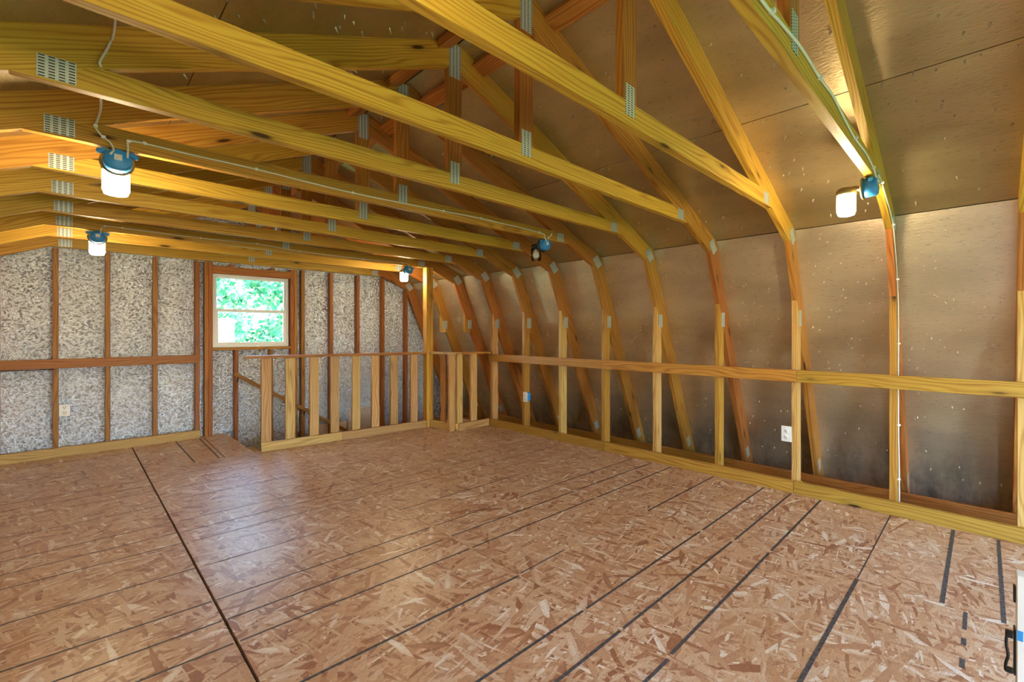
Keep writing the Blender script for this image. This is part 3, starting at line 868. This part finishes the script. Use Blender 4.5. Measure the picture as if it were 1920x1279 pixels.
cable('white cable running down the near right rafter and stud to the floor',
      [(2.83, TY(1) - 0.036, 1.985), (2.87, y, 2.035), (2.95, y, 2.04), (3.12, y, 1.99), (3.36, y, 1.90), (3.46, y, 1.82), (3.55, y, 1.66), (3.635, y, 1.45), (3.655, y, 1.30), (3.66, y, 1.0), (3.662, y, 0.6), (3.664, y - 0.004, 0.25), (3.664, y - 0.004, 0.03)],
      [(3.0, y, 2.025), (3.42, y, 1.865), (3.60, y, 1.54), (3.66, y, 1.12), (3.662, y, 0.58), (3.664, y, 0.22)])
cable('thin dark cable strung across the lower left foil panel', [(-0.5, YS - 0.004, 0.842), (-0.1, YS - 0.004, 0.838)], [], 'black', 0.004)
cable('coil of yellow cable on the floor between the knee wall boards',
      [(3.648, 1.20, 0.012), (3.66, 1.12, 0.055), (3.675, 1.06, 0.075), (3.665, 1.00, 0.060), (3.65, 0.95, 0.03), (3.648, 0.86, 0.01)], [], 'yellow', 0.005)

# ------------------------------------------------------------------ power outlets
def outlet(label, P, facing, boxed=None):
    o = empty('power_outlet', P, label, 'outlet', 'white duplex outlets')
    Mx = frame_matrix(P, {'x': (0, -1, 0), 'y': (1, 0, 0)}[facing], (0, 0, 1))
    v, f = chamfer_box(0.072, 0.116, 0.007, 0.002)
    pl = link_mesh('cover_plate', mesh('cover_plate', v, f, 'white'), Mx @ Matrix.Translation((0, 0, 0.0035)), o)
    for s in (-1, 1):
        lathe('socket', [(0.0165, 0), (0.0165, 0.002), (0.0155, 0.003)], 16, 'white', Mx @ Matrix.Translation((0, s * 0.024, 0.0068)), pl)
        for dx, dz, w, h in ((-0.0065, 0.004, 0.003, 0.011), (0.0065, 0.004, 0.003, 0.009), (0, -0.008, 0.006, 0.006)):
            v, f = chamfer_box(w, h, 0.001, 0.0002)
            link_mesh('slot', mesh('slot', v, f, 'black'), Mx @ Matrix.Translation((dx, s * 0.024 + dz, 0.0101)), pl)
    v, f = chamfer_box(0.055, 0.095, 0.06, 0.004)
    link_mesh('device_box', mesh('device_box', v, f, 'blue'), Mx @ Matrix.Translation((0, 0, -0.031)), o)
    return o
outlet('white outlet on the knee wall beside a near stud', (D + 0.037, TY(2) + HT + 0.0365, 0.428), 'x')
outlet('white outlet with blue box on the far knee wall stud', (D + 0.030, TY(7) - HT - 0.030, 0.425), 'x')
outlet('white outlet beside a stud on the left gable wall', (-0.034, YS - 0.010, 0.440), 'y')

# ------------------------------------------------------------------ white gate at the right edge
gt = empty('gate', (1.26, -0.45, 0), 'white painted low wooden gate with black latch at lower right corner', 'gate')
for i in range(6):
    y1 = -0.047 - i * 0.14
    box('gate_board', (1.25, y1 - 0.1385, 0.012), (1.285, y1, 0.716), 'paint', gt, 2)
lt = empty('latch', (1.25, -0.035, 0.55)); place(lt, WM[lt.name], gt)
box('latch_plate', (1.252, -0.0465, 0.515), (1.275, -0.0435, 0.605), 'black', lt)
box('latch_arm', (1.247, -0.0434, 0.588), (1.257, -0.0310, 0.602), 'black', lt)
box('latch_arm', (1.247, -0.0434, 0.518), (1.257, -0.0300, 0.528), 'black', lt)
tube('latch_handle', [(1.252, -0.0345, 0.598), (1.251, -0.0325, 0.575), (1.251, -0.0355, 0.552), (1.251, -0.032, 0.535), (1.252, -0.0315, 0.520)], 0.0026, 'black', lt)
box('hinge', (1.252, -0.0466, 0.66), (1.27, -0.043, 0.69), 'black', gt)
v, f = chamfer_box(0.0008, 0.009, 0.020, 0.0003)
link_mesh('paint_spot', mesh('paint_spot', v, f, 'blue'), Matrix.Translation((1.2497, -0.0525, 0.598)), gt)

# ------------------------------------------------------------------ outdoors
gnd = box('ground', (-40, -40, -3.0), (40, 40, -2.75), 'grass'); tag(gnd, 'grassy ground far below the window', None, None, 'structure')
def tree(x, y, h, rx, ry, nleaf, label, seed):
    rnd = random.Random(seed)
    t = empty('leafy_tree', (x, y, -2.75), label, 'tree', 'trees outside the window')
    tube('trunk', [(x, y, -2.75), (x + 0.1, y, -1.6), (x - 0.05, y + 0.1, -0.6), (x, y, 0.3)], 0.13, 'bark', t, 8)
    v, f = [], []
    cl = []
    for _ in range(130):
        a = rnd.uniform(0, 2 * math.pi); q = math.sqrt(rnd.random()) * 0.8
        cl.append((Vector((rx * q * math.cos(a), ry * q * math.sin(a), rnd.uniform(-1.4, h))), rnd.uniform(0.25, 0.6)))
    for i in range(nleaf):
        c, cr = rnd.choice(cl)
        d = c + Vector((rnd.gauss(0, cr * .5), rnd.gauss(0, cr * .5), rnd.gauss(0, cr * .45)))
        while abs(d.x) > rx: d.x *= rnd.uniform(0.3, 0.95)
        while abs(d.y) > ry: d.y *= rnd.uniform(0.3, 0.95)
        p = Vector((x, y, 0)) + d
        a = Vector((rnd.gauss(0, 1), rnd.gauss(0, 1), rnd.gauss(0, 1))).normalized()
        b = a.orthogonal().normalized()
        L = rnd.uniform(0.08, 0.16); w = L * 0.45
        i0 = len(v)
        v += [p, p + a * L * .5 + b * w, p + a * L, p + a * L * .5 - b * w]
        f.append([i0, i0 + 1, i0 + 2, i0 + 3])
    o = link_mesh('foliage', mesh('foliage', v, f, 'leaf'), Matrix.Identity(4), t)
    o['kind'] = 'stuff'
tree(1.25, 11.5, 3.4, 1.25, 1.2, 11000, 'leafy tree at left outside the window', 1)
tree(4.05, 11.6, 3.8, 1.30, 1.2, 11000, 'leafy tree at right outside the window', 2)
tree(3.2, 15.8, 4.6, 3.0, 1.8, 22000, 'farther tree filling the gap outside the window', 8)
